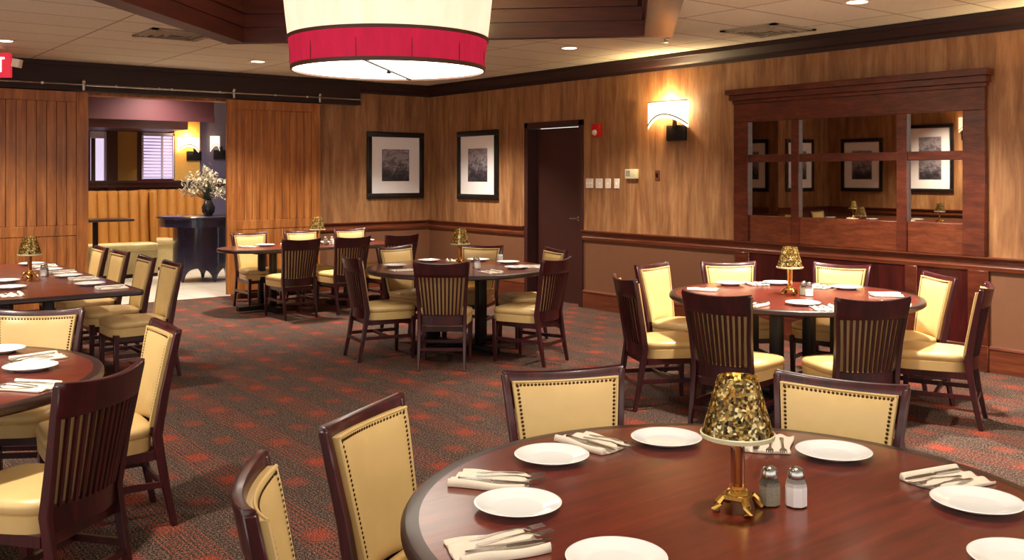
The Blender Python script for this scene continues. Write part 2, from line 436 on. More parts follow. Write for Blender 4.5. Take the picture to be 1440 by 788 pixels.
# header over the sliding doors
b = MB(); b.bb(1.55, 6.655, 11.93, YB, 2.575, 2.908); b.bb(1.55, 6.655, 11.90, 11.93, 2.86, 2.908); b.bb(1.55, 6.655, 11.915, 11.93, 2.575, 2.60)
struct(b.build('beam_header', 'dark_wood', smooth=False))
# jamb lining of the opening
b = MB(); b.bb(2.9, 2.93, YB - .01, YB + .23, 0, 2.57); b.bb(4.92, 4.95, YB - .01, YB + .23, 0, 2.57); b.bb(2.9, 4.95, YB - .01, YB + .23, 2.54, 2.57)
struct(b.build('trim_opening', 'barn_wood', smooth=False))

# door in the right wall
door = struct(thing('door_1', 'dark brown flush door with metal lever between picture and light switches', 'door', (XR, 9.22, 0)))
b = MB(); b.bb(.11, .155, -.48, .48, 0.01, 2.19); b.build('door_leaf', 'door_brown', door)
b = MB()
b.bb(-.025, .2, -.56, -.49, 0, 2.27); b.bb(-.025, .2, .49, .56, 0, 2.27); b.bb(-.025, .2, -.56, .56, 2.2, 2.27)
b.bevel(.004, 1).build('door_frame', 'door_brown', door)
b = MB(); b.box((.10, -.38, 1.06), (.02, .05, .05)); b.tube([(.09, -.38, 1.06), (.05, -.38, 1.06), (.045, -.36, 1.06), (.045, -.26, 1.06)], .009)
b.build('door_handle', 'steel', door)

# ------------------------------------------------------------------ sliding barn doors and their track
def barn(x0, x1, label):
    w = x1 - x0; t = thing('sliding_barn_door', label, 'door', ((x0 + x1) / 2, 11.895, 0), 0, 'sliding barn doors')
    h = w / 2; st = .13
    b = MB(); b.bb(-h, -h + st, -.022, .022, .08, 2.56); b.bb(h - st, h, -.022, .022, .08, 2.56); b.bevel(.004, 1).build('stile', 'barn_wood', t)
    b = MB()
    for z0, z1 in ((.08, .24), (.90, 1.02), (2.44, 2.56)): b.bb(-h + st, h - st, -.02, .02, z0, z1)
    b.bevel(.004, 1).build('cross_rail', 'barn_wood', t)
    n = 10; pw = (w - 2 * st) / n
    b = MB()
    for i in range(n):
        for z0, z1 in ((.24, .90), (1.02, 2.44)):
            b.bb(-h + st + i * pw + .0012, -h + st + (i + 1) * pw - .0012, -.014, .014, z0, z1)
    b.bevel(.004, 1).build('plank_panel', 'barn_wood', t)
    b = MB(); b.bb(-h + st, h - st, -.002, .004, .2, 2.5); b.build('back_board', 'dark_wood', t)
    return t
barn(1.74, 3.05, 'knotty orange pine sliding barn door left of the wide opening')
barn(4.71, 6.01, 'knotty orange pine sliding barn door right of the wide opening')
t = thing('door_track', 'thin metal sliding door track rod along the dark header above the opening', 'track', (4.1, 11.85, 2.64))
b = MB(); b.tube([(-2.75, 0, 0), (2.52, 0, 0)], .011); b.build('rod', 'steel', t)
for x in (-1.11, .69, 1.89, -2.4):
    b = MB(); b.ball((x, -.01, .035), .028); b.box((x, 0, -.02), (.03, .02, .09)); b.bevel(.003, 1).build('hanger', 'steel', t)
for x in (-1.55, -.75, -.25, -.1, .5, 1.25, 1.7, 2.45):
    b = MB(); b.tube([(x, -.015, 0), (x, .07, 0)], [.017, .012]); b.build('standoff', 'steel', t)

# ------------------------------------------------------------------ framed pictures
def picture(name_i, label, c, rz, w=.95, h=.955):
    t = thing('framed_photograph', label, 'picture', c, rz, 'framed landscape photographs')
    f = .075; d = .035
    b = MB(); b.bb(-w / 2, w / 2, -d, -.004, h / 2 - f, h / 2); b.bb(-w / 2, w / 2, -d, -.004, -h / 2, -h / 2 + f); b.bb(-w / 2, -w / 2 + f, -d, -.004, -h / 2 + f, h / 2 - f); b.bb(w / 2 - f, w / 2, -d, -.004, -h / 2 + f, h / 2 - f)
    b.bevel(.006, 2).build('picture_frame', 'frame_black', t)
    b = MB(); iw, ih = .46, .46; W, H = w / 2 - f, h / 2 - f
    b.bb(-W, W, -.016, -.004, ih / 2 + .0, H); b.bb(-W, W, -.016, -.004, -H, -ih / 2); b.bb(-W, -iw / 2, -.016, -.004, -ih / 2, ih / 2); b.bb(iw / 2, W, -.016, -.004, -ih / 2, ih / 2)
    b.build('mat_board', 'mat_board', t, smooth=False)
    b = MB(); b.bb(-iw / 2, iw / 2, -.012, -.004, -ih / 2, ih / 2); b.build('photograph', 'photograph%d' % name_i, t, smooth=False)
    return t
picture(0, 'black framed grey shore photograph left of the room corner beside the barn door', (7.29, YB, 1.738), 0)
picture(1, 'black framed grey rocky photograph right of the room corner beside the brown door', (XR, 10.82, 1.734), -PI / 2)
picture(2, 'black framed photograph seen at the left edge of the mirror', (-.52, 12.75, 1.735), PI / 2)
picture(3, 'black framed photograph seen in the mirror behind the left mullion', (-1.22, YB, 1.735), 0)
picture(0, 'black framed photograph seen in the middle pane of the mirror', (XL, 11.25, 1.735), PI / 2)
picture(1, 'black framed photograph seen in the right pane of the mirror', (XL, 9.78, 1.735), PI / 2)

# ------------------------------------------------------------------ wall mirror unit
MY0, MY1 = 3.80, 6.35       # right and left ends along the wall (y)
t = thing('wall_mirror', 'wide reddish wood framed wall mirror unit with six panes under a cornice', 'mirror', (XR, (MY0 + MY1) / 2, 0))
yc = (MY0 + MY1) / 2
def mbx(name, mat, boxes, bev=.004, lab=None):
    b = MB()
    for (o0, o1, y0, y1, z0, z1) in boxes: b.bb(-o1, -o0, y0 - yc, y1 - yc, z0, z1)
    if bev: b.bevel(bev, 1)
    o = b.build(name, mat, t)
    if lab: o['label'] = lab
    return o
LS = (6.17, 6.35); S1 = (5.575, 5.664); S2 = (4.475, 4.57); RS = (3.80, 3.985)
mbx('cornice', 'mirror_wood', [(0, .13, MY0 - .05, MY1 + .05, 2.405, 2.46), (0, .095, MY0 - .03, MY1 + .03, 2.35, 2.405), (0, .06, MY0 - .012, MY1 + .012, 2.315, 2.35)])
mbx('head_board', 'mirror_wood', [(0, .05, MY0, MY1, 2.13, 2.315)])
mbx('side_stile', 'mirror_wood', [(0, .05, *LS, .935, 2.13)])
mbx('side_stile', 'mirror_wood', [(0, .05, *RS, .935, 2.13)])
mbx('mullion', 'mirror_wood', [(0, .045, *S1, .935, 2.13)])
mbx('mullion', 'mirror_wood', [(0, .05, *S2, .935, 2.13)])
bays = [(S1[1], LS[0]), (S2[1], S1[0]), (RS[1], S2[0])]
mbx('cross_rail', 'mirror_wood', [(0, .04, y0, y1, 1.725, 1.80) for y0, y1 in bays])
mbx('lower_panel', 'mirror_panel', [(0, .03, y0, y1, .935, 1.195) for y0, y1 in bays])
tilts = [(-.38, .0), (-.38, .0), (-1.05, .0)]
for (y0, y1), (tu, tl) in zip(bays, tilts):
    for z0, z1, tl_ in ((1.195, 1.725, tl), (1.80, 2.13, tu)):
        b = MB(); b.bb(-.012, -.006, -(y1 - y0) / 2, (y1 - y0) / 2, -(z1 - z0) / 2, (z1 - z0) / 2)
        b.build('mirror_pane', 'mirror_glass', t, smooth=False, loc=(0, (y0 + y1) / 2 - yc, (z0 + z1) / 2), rot=(0, math.radians(tl_), 0))
# dark wood dado under the mirror
mbx('dado_panel', 'mahogany', [(0, .015, MY0, MY1, .215, RAIL0)], 0)
mbx('dado_stile', 'mirror_wood', [(0, .035, *LS, .215, RAIL0)])
mbx('dado_stile', 'mirror_wood', [(0, .035, 4.39, 4.50, .215, RAIL0)])
mbx('dado_stile', 'mirror_wood', [(0, .035, 3.78, 3.95, .215, RAIL0)])
mbx('plinth', 'mirror_wood', [(0, .04, MY0 - .02, MY1, 0, .215)])

# ------------------------------------------------------------------ sconce, alarm, switches, thermostat
def sconce(loc, rz, label, W=.295):
    t = thing('wall_sconce', label, 'wall lamp', loc, rz, 'half-round glass wall sconces')
    def x(s): return .035 + .065 * (1 - s * s)
    def zb(s): return -.175 + .115 * (1 - s * s)
    b = MB(); b.grid(lambda u, v: (x(2 * u - 1), W * (2 * u - 1), zb(2 * u - 1) * (1 - v) + .12 * v), 24, 6, lambda u, v: (x(2 * u - 1) - .006, W * (2 * u - 1), zb(2 * u - 1) * (1 - v) + .12 * v))
    b.build('glass_shade', 'sconce_glass', t)
    b = MB(); b.tube([(x(s) + .004, W * s, .122) for s in [k / 12 - 1 for k in range(25)]], .005, 6); b.build('top_band', 'black_metal', t)
    b = MB(); b.tube([(x(s) + .005, W * s, zb(s) + .04) for s in [k / 12 - 1 for k in range(25)]], .006, 6); b.build('arc_band', 'black_metal', t)
    b = MB(); b.box((.02, .115, -.225), (.04, .27, .17)); b.box((.05, .115, -.13), (.03, .05, .12)); b.bevel(.008, 2).build('back_plate', 'black_metal', t)
    b = MB(); b.ball((.055, 0, .0), .024); b.build('light_bulb', 'bulb', t)
    return t
sconce((XR, 7.265, 2.28), PI, 'glowing half-round glass sconce on the wood wall left of the mirror')
sconce((XL, 8.9, 2.2), 0, 'glowing glass sconce seen in the upper right pane of the mirror')
t = thing('fire_alarm', 'small red fire alarm box on the wall right of the brown door', 'fire alarm', (XR, 8.40, 2.13))
b = MB(); b.box((-.0275, 0, 0), (.055, .13, .16)); b.bevel(.006, 2).build('alarm_body', 'alarm_red', t)
b = MB(); b.lathe([(0, 0), (.035, 0), (.03, .02), (0, .025)], 16); o = b.build('strobe_lens', 'white_plastic', t, loc=(-.058, 0, -.03), rot=(0, -PI / 2, 0))
sw = ['leftmost pale switch plate of the four on the wall by the brown door', 'second pale switch plate from the left on the wall by the brown door', 'third pale switch plate from the left on the wall by the brown door', 'rightmost pale switch plate of the four, nearest the thermostat']
for (y, w, k), lab in zip(((8.55, .13, 3), (8.383, .115, 2), (8.23, .09, 1), (8.083, .085, 1)), sw):
    t = thing('light_switch', lab, 'light switch', (XR, y, 1.498), 0, 'light switch plates by the door')
    b = MB(); b.box((-.006, 0, 0), (.01, w, .115)); b.bevel(.003, 1).build('cover_plate', 'white_plastic', t)
    for i in range(k):
        b = MB(); b.box((-.014, (i - (k - 1) / 2) * .038, 0), (.012, .012, .03), Matrix.Rotation(.4, 3, 'Y')); b.build('toggle', 'white_plastic', t)
t = thing('thermostat', 'beige boxy thermostat on the wood wall right of the switches', 'thermostat', (XR, 7.82, 1.61))
b = MB(); b.box((-.0275, 0, 0), (.055, .17, .11)); b.bevel(.006, 2).build('case', 'beige_plastic', t)
b = MB(); b.box((-.06, .03, .01), (.006, .06, .06)); b.build('display', 'pepper_grey', t)
t = thing('key_switch', 'tiny dark key switch on the wood wall below the glowing sconce', 'switch', (XR, 7.445, 1.592))
b = MB(); b.box((-.005, 0, 0), (.008, .07, .115)); b.bevel(.002, 1).build('cover_plate', 'rail_wood', t)
b = MB(); b.box((-.014, 0, .005), (.012, .028, .05)); b.bevel(.003, 1).build('key_knob', 'black_metal', t)

# ------------------------------------------------------------------ ceiling fittings
DL = [(6.55, 4.14, 'recessed ceiling downlight above the mirror wall, at the top edge of the photo'), (6.60, 7.47, 'recessed ceiling downlight in front of the glowing wall sconce'), (4.56, 10.57, 'recessed ceiling downlight between the air vent and the drum pendant'), (1.91, 10.45, 'recessed ceiling downlight just above the exit sign'), (6.60, 10.35, 'added unseen ceiling downlight near the room corner behind the drum pendant')]  # the corner fitting is an added, hidden one that brightens the back wall
dl0 = None
for x, y, lab in DL:
    if dl0 is None:
        t = thing('recessed_downlight', lab, 'ceiling light', (x, y, ZC), 0, 'recessed ceiling downlights')
        MB().lathe([(.075, .0), (.105, -.001), (.11, -.006), (.095, -.012), (.075, -.008), (.075, .0)], 32).build('trim_ring', 'white_plastic', t)
        MB().lathe([(0, -.006), (.074, -.006), (.074, -.002), (0, -.002)], 32).build('lens', 'downlight_glow', t)
        dl0 = t
    else: dup(dl0, (x, y, ZC), 0, lab)
def vent(loc, w, lab, dark, rz=0):
    t = thing('ceiling_vent', lab, 'air vent', loc, rz, 'square ceiling air vents')
    b = MB(); h = w / 2
    for k in range(4):
        R = Matrix.Rotation(k * PI / 2, 3, 'Z'); c = R @ Vector((0, h - .03, -.008)); b.box(c, (w, .06, .012) if k % 2 == 0 else (.06, w, .012))
    b.build('vent_frame', 'vent_metal' if not dark else 'vent_dark', t)
    for i, s in enumerate((.82, .58, .34)):
        b = MB(); q = h * s
        for k in range(4):
            R = Matrix.Rotation(k * PI / 2, 3, 'Z'); b.box(R @ Vector((0, q - .025, -.012)), (2 * q, .035, .006), R @ Matrix.Rotation(.5, 3, 'X'))
        b.build('louver', 'vent_metal' if not dark else 'vent_dark', t)
    b = MB(); b.box((0, 0, -.004), (w - .1, w - .1, .004)); b.build('dark_core', 'vent_dark', t)
vent((3.08, 9.02, ZC), .6, 'square louvered ceiling vent left of the drum pendant', False)
vent((7.2, 5.45, ZC), .6, 'darker flat ceiling vent near the mirror wall', True)
t = thing('sprinkler_head', 'small sprinkler head on the ceiling below the tray corner', 'sprinkler', (6.9, 6.42, ZC))
b = MB(); b.lathe([(0, 0), (.035, 0), (.03, -.008), (.012, -.012), (.012, -.035), (.03, -.038), (0, -.042)], 16); b.build('sprinkler_body', 'steel', t)

# exit sign, hung from the ceiling; faces the room
sx = thing('exit_sign', 'red lit exit sign hanging from the ceiling at the left edge', 'exit sign', (1.912, 10.998, 0), -ANG)
b = MB(); b.box((0, 0, 2.895), (.2, .09, .03)); b.box((0, 0, 2.86), (.06, .05, .05)); b.bevel(.004, 1).build('canopy', 'white_plastic', sx)
b = MB(); b.box((0, 0, 2.715), (.36, .05, .25)); b.bevel(.006, 2).build('sign_panel', 'exit_red', sx)
L = MB(); zc = 2.72; H = .15
def bar(x, z, w, h, r=0): L.box((x, -.027, z), (w, .006, h), Matrix.Rotation(r, 3, 'Y'))
x = -.15; bar(x, zc, .018, H); bar(x + .025, zc + H / 2 - .009, .06, .018); bar(x + .02, zc, .05, .018); bar(x + .025, zc - H / 2 + .009, .06, .018)
x = -.06; bar(x, zc, .018, H * 1.04, .45); bar(x, zc, .018, H * 1.04, -.45)
x = .02; bar(x, zc, .02, H)
x = .085; bar(x, zc, .02, H); bar(x, zc + H / 2 - .01, .08, .02)
L.build('exit_letters', 'exit_white', sx, smooth=False)
b = MB(); b.tube([(.18, 0, 2.72), (.215, 0, 2.72)], .012); b.box((.245, -.01, 2.735), (.075, .08, .085), Matrix.Rotation(.2, 3, 'Y')); b.bevel(.008, 2).build('emergency_lamp', 'white_plastic', sx)

# drum pendant
pl = thing('drum_pendant', 'large cream fabric drum pendant with a red band and glowing bottom', 'pendant lamp', (3.614, 6.061, 0))
def shell(name, mat, prof, th=.006):
    MB().lathe(prof + [(r - th, z) for r, z in reversed(prof)] + [prof[0]], 96).build(name, mat, pl)
shell('fabric_shade', 'shade_cream', [(.715, 2.575), (.735, 2.75), (.752, 2.92), (.765, 3.05)])
shell('red_band', 'shade_red', [(.694, 2.375), (.713, 2.568)], .01)
MB().lathe([(.685, 2.348), (.697, 2.348), (.700, 2.376), (.688, 2.376), (.685, 2.348)], 96).build('bottom_trim', 'band_trim', pl)
MB().lathe([(.712, 2.562), (.722, 2.562), (.724, 2.584), (.714, 2.584), (.712, 2.562)], 96).build('upper_trim', 'band_trim', pl)
MB().lathe([(0, 2.362), (.684, 2.362), (.684, 2.37), (0, 2.37)], 96).build('diffuser', 'diffuser', pl)
b = MB(); a = math.radians(22); R = Matrix.Rotation(a - ANG + math.radians(60), 3, 'Z')
b.box((0, 0, 2.357), (.022, 1.36, .008), Matrix.Rotation(math.radians(-45), 3, 'Z')); b.build('diffuser_bar', 'black_metal', pl)
b = MB(); b.lathe([(0, 2.33), (.015, 2.335), (.018, 2.345), (.01, 2.36), (0, 2.36)], 16); b.build('finial', 'black_metal', pl)
for k in range(12):
    an = 2 * PI * k / 12 + .2; b = MB()
    b.box((.7045 * math.cos(an), .7045 * math.sin(an), 2.47), (.004, .004, .19), Matrix.Rotation(an, 3, 'Z')); b.build('band_seam', 'band_trim', pl)
b = MB(); b.tube([(0, 0, 3.0), (0, 0, 3.5)], .02); b.lathe([(0, 3.5), (.12, 3.5), (.11, 3.46), (0, 3.45)], 24)
for k in range(3):
    an = 2 * PI * k / 3; b.tube([(0, 0, 3.06), (.757 * math.cos(an), .757 * math.sin(an), 3.03)], .008)
b.build('hanger_stem', 'black_metal', pl)

# ------------------------------------------------------------------ chair
def make_chair():
    t = thing('dining_chair', '', 'chair')
    def xb(z): return -.205 - (z - .42) * .185
    def hw(z): return .186 + (z - .42) * .100
    def sag(s): return -.042 * (1 - s * s)
    # rear legs run on up as the back posts
    for sg in (-1, 1):
        b = MB(); b.sweep_z([(-.285, sg * .188, 0), (-.245, sg * .186, .2), (xb(.42) - .005, sg * .186, .42), (xb(.62), sg * (hw(.62) - .012), .62), (xb(.78), sg * (hw(.78) - .012), .78), (xb(.885), sg * (hw(.885) - .012), .885)],
                [(.028, .024), (.036, .028), (.042, .03), (.038, .027), (.034, .026), (.03, .026)])
        b.bevel(.004, 1).build('leg', 'chair_wood', t)
        b = MB(); b.sweep_z([(.205, sg * .198, 0), (.205, sg * .200, .37)], [(.026, .026), (.042, .042)])
        b.bevel(.004, 1).build('leg', 'chair_wood', t)
    # crest rail
    def crest(off): return lambda u, v: (xb(.77 + .12 * v) + sag(2 * u - 1) * 1.0 + off, (2 * u - 1) * (hw(.77 + .12 * v) - .004), .765 + .113 * v + .020 * (2 * u - 1) ** 2 * v)
    b = MB(); b.grid(crest(-.016), 16, 4, crest(.014)); b.bevel(.004, 1, 50).build('crest_rail', 'chair_wood', t)
    def low(off): return lambda u, v: (xb(.42) + sag(2 * u - 1) + off, (2 * u - 1) * (hw(.42) - .015), .365 + .085 * v)
    b = MB(); b.grid(low(-.014), 16, 2, low(.012)); b.build('lower_rail', 'chair_wood', t)
    for k in range(11):
        s = (k - 5) / 5.0 * .82
        b = MB(); pts = []
        for z in (.445, .55, .66, .77): pts.append((xb(z) + sag(s) - .006, s * (hw(z) - .015), z))
        b.sweep_z(pts, [(.012, .014)] * 4).build('slat', 'chair_wood', t)
    # upholstered front of the back
    def pan(bulge, off):
        def f(u, v):
            s = 2 * u - 1; z = .455 + (.395 + .012 * s * s) * v; e = (1 - s ** 6) * (1 - (2 * v - 1) ** 8)
            return (xb(z) + sag(s) + off + bulge * e, s * (hw(z) - .030), z)
        return f
    b = MB(); b.grid(pan(.018, .03), 18, 14, pan(0, .008)); up = b.build('backrest', 'leather', t)
    b = MB(); f = pan(.018, .03)
    edge = [(i / 27, .975) for i in range(1, 27)] + [(.042, j / 30) for j in range(1, 30)] + [(.958, j / 30) for j in range(1, 30)]
    for u, v in edge:
        p = f(u, v); b.dome((p[0] + .001, p[1], p[2]), 1, .0056)
    b.build('nailhead_trim', 'nail', up)
    b = MB()
    path = [(.012, v / 10) for v in range(11)] + [(u / 12, .998) for u in range(13)] + [(.988, 1 - v / 10) for v in range(11)]
    b.tube([f(u, v) for u, v in path], .005, 6); b.build('welt', 'leather', up)
    # seat: cushion over an upholstered band
    def seat_ring(z, grow, n=40):
        pts = []
        for k in range(n):
            a = 2 * PI * k / n; c, s = math.cos(a), math.sin(a)
            p = 5.0; r = (abs(c) ** p + abs(s) ** p) ** (-1 / p)
            x = r * c * (.218 + grow) + .02; y = r * s * ((.205 + .02 * (r * c)) + grow); pts.append((x, y, z))
        return pts
    b = MB(); b.loft([seat_ring(.350, -.004), seat_ring(.352, .002), seat_ring(.412, .006), seat_ring(.416, -.002), seat_ring(.420, .006), seat_ring(.446, .010), seat_ring(.462, .002), seat_ring(.470, -.02), seat_ring(.477, -.07), seat_ring(.480, -.15)])
    b.build('seat', 'leather', t, ang=60)
    b = MB(); b.bb(-.19, .2, -.19, -.165, .31, .352); b.bb(-.19, .2, .165, .19, .31, .352); b.bb(.18, .215, -.19, .19, .31, .352); b.bb(-.21, -.18, -.185, .185, .31, .352)
    b.build('seat_frame', 'chair_wood', t)
    for sg in (-1, 1):
        b = MB(); b.sweep_z([(-.01, sg * .192, .185), (-.01, sg * .192, .213)], [(.44, .016)] * 2); b.build('stretcher', 'chair_wood', t)
    b = MB(); b.bb(-.03, -.008, -.19, .19, .187, .211); b.build('stretcher', 'chair_wood', t)
    b = MB(); b.bb(-.262, -.244, -.185, .185, .16, .184); b.build('stretcher', 'chair_wood', t)
    return t
chairs = Proto(make_chair())
def chair(cx, cy, deg, label, group):
    a = math.radians(deg); chairs.put((cx + .315 * math.cos(a), cy + .315 * math.sin(a), 0), a, label, group)
G1 = 'chairs at the nearest round table'; G2 = 'chairs at the round table by the mirror'; G3 = 'chairs at the middle round table'
G4 = 'chairs at the left round table'; G5 = 'chairs along the left rectangular table'; G6 = 'chairs at the long table by the barn door'
chair(1.43, 2.58, -60, 'cream leather dining chair standing left of the nearest table, whole front of its back showing', G1)
chair(.90, 2.15, -27, 'dark curved chair back at the bottom edge, lowest chair left of nearest table', G1)
chair(2.33, 2.68, -114, 'cream nailhead chair behind the nearest table, left of the gold lamp', G1)
chair(2.99, 1.95, -163, 'cream nailhead chair behind the nearest table, right of the gold lamp', G1)
chair(4.52, 3.81, 12, 'dark slatted chair back in front of the mirror-side table, left of its lamp', G2)
chair(5.07, 3.09, 60, 'dark slatted chair back in front of the mirror-side table, right of its lamp', G2)
chair(6.26, 5.14, -122, 'cream chair behind the mirror-side table, left of its lamp', G2)
chair(6.84, 4.45, -167, 'cream chair behind the mirror-side table, right of its lamp', G2)
chair(5.62, 5.40, -80, 'cream chair at far left of mirror-side table, tall front of its back showing', G2)
chair(4.73, 4.81, -26, 'dark chair seen from the side at left of the mirror-side table', G2)
chair(6.66, 3.53, 146, 'cream chair at far right of mirror-side table, tilted tall back front showing', G2)
chair(6.21, 2.99, 112, 'dark chair seen edge-on at right end of the mirror-side table', G2)
chair(4.38, 6.53, 50, 'red-brown slatted chair in front of the middle table, cream showing between slats', G3)
chair(4.05, 7.47, -10, 'dark chair seen from the side at left end of the middle table', G3)
chair(5.35, 6.19, 108, 'dark chair back at right front of the middle table, near the brown door', G3)
chair(5.00, 8.31, -80, 'cream chair behind the middle table at its left, before a dark chair', G3)
chair(5.82, 7.92, -146, 'cream chair behind the middle table, right of its small lamp', G3)
chair(6.06, 7.02, 166, 'cream chair at far right of the middle table, before the brown door', G3)
chair(1.19, 5.57, -122, 'cream nailhead chair behind the left round table, cut by the left edge', G4)
chair(1.55, 4.61, 176, 'cream faced chair at right end of the left round table', G4)
chair(1.00, 3.64, 127, 'dark slatted chair back in front of the left round table', G4)
chair(-2.0, 8.75, 0, 'cream chair reflected at the lower right corner of the mirror', 'chairs at the reflected table')
chair(-1.15, 11.62, -90, 'cream chair reflected at the lower left of the middle mirror pane', 'chairs at the reflected table')
for y, lab in ((7.89, 'nearest cream chair of the row along the left rectangular table'), (8.55, 'second nearest cream chair in the row along the left rectangular table'), (9.30, 'second farthest cream chair in the row along the left rectangular table'), (9.96, 'farthest cream chair of the row along the left rectangular table')):
    chair(2.70, y, 180 + random.uniform(-2, 2), lab, G5)
for x, lab in ((4.77, 'leftmost dark slatted chair in front of the long table by the barn door'), (5.41, 'middle dark slatted chair in front of the long table by the barn door'), (6.07, 'rightmost dark chair in front of the long table, below the shore photograph')):
    chair(x, 9.85, 90, lab, G6)
for x, lab in ((4.79, 'leftmost cream chair behind the long table by the barn door'), (5.48, 'middle cream chair behind the long table, left of its lamp'), (6.18, 'rightmost cream chair behind the long table by the wall')):
    chair(x, 11.40, -90, lab, G6)

# ------------------------------------------------------------------ tables
def table_base(t, pts, rot):
    for x, y in pts:
        b = MB(); b.box((x, y, .385), (.075, .075, .62)); b.bevel(.01, 2).build('column', 'black_metal', t)
    b = MB()
    b.box((0, 0, .70), (.62, .62, .025), Matrix.Rotation(rot, 3, 'Z')); b.build('top_plate', 'black_metal', t)
    b = MB()
    for k in range(2): b.box((0, 0, .05), (1.05, .09, .05), Matrix.Rotation(rot + k * PI / 2, 3, 'Z'))
    b.bevel(.012, 2).build('cross_base', 'black_metal', t)
    for k in range(4):
        a = rot + k * PI / 2; b = MB(); b.lathe([(0, 0), (.028, 0), (.03, .012), (.012, .02), (.012, .03), (0, .03)], 16, (.49 * math.cos(a), .49 * math.sin(a), 0)); b.build('glide_foot', 'steel', t)
def round_table(c, label, r=.85, rot=.4):
    t = thing('round_table', label, 'table', (*c, 0), 0, 'round dining tables')
    b = MB(); b.lathe([(0, .712), (r - .045, .712), (r - .045, .750), (0, .750)], 128); b.build('tabletop', 'table_wood', t)
    b = MB(); b.lathe([(r - .045, .712), (r - .012, .712), (r, .722), (r, .738), (r - .006, .7475), (r - .012, .750), (r - .045, .750), (r - .045, .712)], 128); b.build('edge_band', 'table_edge', t)
    table_base(t, [(.31 * math.cos(rot + k * PI / 2), .31 * math.sin(rot + k * PI / 2)) for k in range(4)], rot)
    return t
TN, TR, TM, TL = (1.97, 1.59), (5.80, 4.17), (5.09, 7.32), (.395, 4.73)
round_table(TN, 'large reddish round table nearest the camera, set with plates', .85, .3)
round_table(TR, 'orange-lit round table in front of the mirror wall', .87, .26)
round_table(TM, 'dark topped round table in the middle of the room', .835, .12)
round_table(TL, 'round table cut by the left edge with a pale glare at its rim', .86, .5)
def long_table(x0, x1, y0, y1, rad, label, mat):
    cx, cy = (x0 + x1) / 2, (y0 + y1) / 2; hx, hy = (x1 - x0) / 2, (y1 - y0) / 2
    t = thing('long_table', label, 'table', (cx, cy, 0), 0, 'long dining tables')
    def out(d, n=12):
        pts = []
        for qx, qy, a0 in ((1, 1, 0), (-1, 1, PI / 2), (-1, -1, PI), (1, -1, 3 * PI / 2)):
            for k in range(n + 1):
                a = a0 + PI / 2 * k / n; pts.append((qx * (hx - rad) + (rad - d) * math.cos(a), qy * (hy - rad) + (rad - d) * math.sin(a)))
        return pts
    e = .03
    b = MB(); b.loft([[(x, y, .712) for x, y in out(e)], [(x, y, .75) for x, y in out(e)]]); b.build('tabletop', mat, t)
    b = MB(); rings = [[(x, y, z) for x, y in out(d)] for d, z in ((e, .712), (.01, .712), (0, .722), (0, .74), (.008, .75), (e, .75))]
    b.loft(rings + [rings[0]], cap=False); b.build('edge_band', 'table_edge', t)
    nl = max(2, round(max(hx, hy) * 2 / 1.3)); ax = hx > hy
    for k in range(nl):
        s = ((k + .5) / nl * 2 - 1) * (hx if ax else hy)
        for q in (-1, 1):
            p = (s, q * .16) if ax else (q * .16, s)
            b = MB(); b.box((*p, .385), (.075, .075, .62)); b.bevel(.01, 2).build('column', 'black_metal', t)
        p = (s, 0) if ax else (0, s)
        b = MB(); b.box((*p, .70), (.45, .45, .025)); b.build('top_plate', 'black_metal', t); b = MB(); b.box((*p, .05), (.72, .08, .05)); b.box((*p, .05), (.08, .72, .05)); b.build('cross_base', 'black_metal', t)
    return t
long_table(.95, 2.27, 7.28, 10.25, .05, 'rectangular dark table at the left edge with four chairs along it', 'table_wood')
long_table(4.17, 6.45, 10.32, 11.12, .36, 'long round-ended table beside the barn door under the shore photograph', 'table_wood')

long_table(-1.75, -.65, 8.3, 11.4, .05, 'long table seen only in the mirror below the reflected pictures', 'table_wood')
# ------------------------------------------------------------------ table lamps
def make_lamp():
    t = thing('table_lamp', '', 'table lamp')
    b = MB()
    b.box((0, 0, .036), (.07, .07, .014)); b.bevel(.003, 1)
    for k in range(4):
        a = PI / 4 + k * PI / 2; c, s = math.cos(a), math.sin(a)
        b.tube([(.02 * c, .02 * s, .034), (.042 * c, .042 * s, .034), (.053 * c, .053 * s, .022), (.060 * c, .060 * s, .004)], [.008, .010, .011, .012], 8)
    b.lathe([(0, .04), (.032, .04), (.028, .05), (.02, .055), (.02, .062), (0, .062)], 24)
    b.build('foot', 'brass', t)
    b = MB(); b.lathe([(.0, .06), (.018, .06), (.018, .215), (.0, .215)], 24); b.build('stem', 'amber_glass', t)
    b = MB(); b.tube([(0, 0, .06), (0, 0, .215)], .005); b.lathe([(0, .212), (.022, .212), (.024, .222), (.012, .235), (0, .235)], 20); b.build('socket', 'brass', t)
    b = MB(); b.lathe([(.0915, .190), (.086, .208), (.050, .338), (.048, .338), (.084, .206), (.0895, .190), (.0915, .190)], 64); sh = b.build('lamp_shade', 'mosaic_glass', t)
    b = MB(); b.lathe([(.0925, .186), (.094, .196), (.0905, .198), (.0885, .188), (.0925, .186)], 64); b.build('shade_rim', 'beige_plastic', sh)
    b = MB(); b.ball((0, 0, .272), .016, 8, 1.5); b.build('light_bulb', 'bulb', t)
    return t
lamps = Proto(make_lamp())
GL = 'gold mosaic table lamps'
LAMPS = [((1.964, 1.58), 'gold mosaic shaded lamp at centre of the nearest round table'), ((5.80, 4.20), 'gold lamp on the orange-lit round table by the mirror'), ((5.30, 7.57), 'small gold lamp on the middle round table'), ((1.79, 8.755), 'gold lamp on the left rectangular table'), ((5.34, 10.62), 'small gold lamp on the long table by the barn door'), ((-1.2, 10.8), 'gold lamp reflected in the middle pane of the mirror'), ((-.95, 8.9), 'gold lamp reflected in the right pane of the mirror')]
for (x, y), lab in LAMPS: lamps.put((x, y, .75), .35, lab, GL)

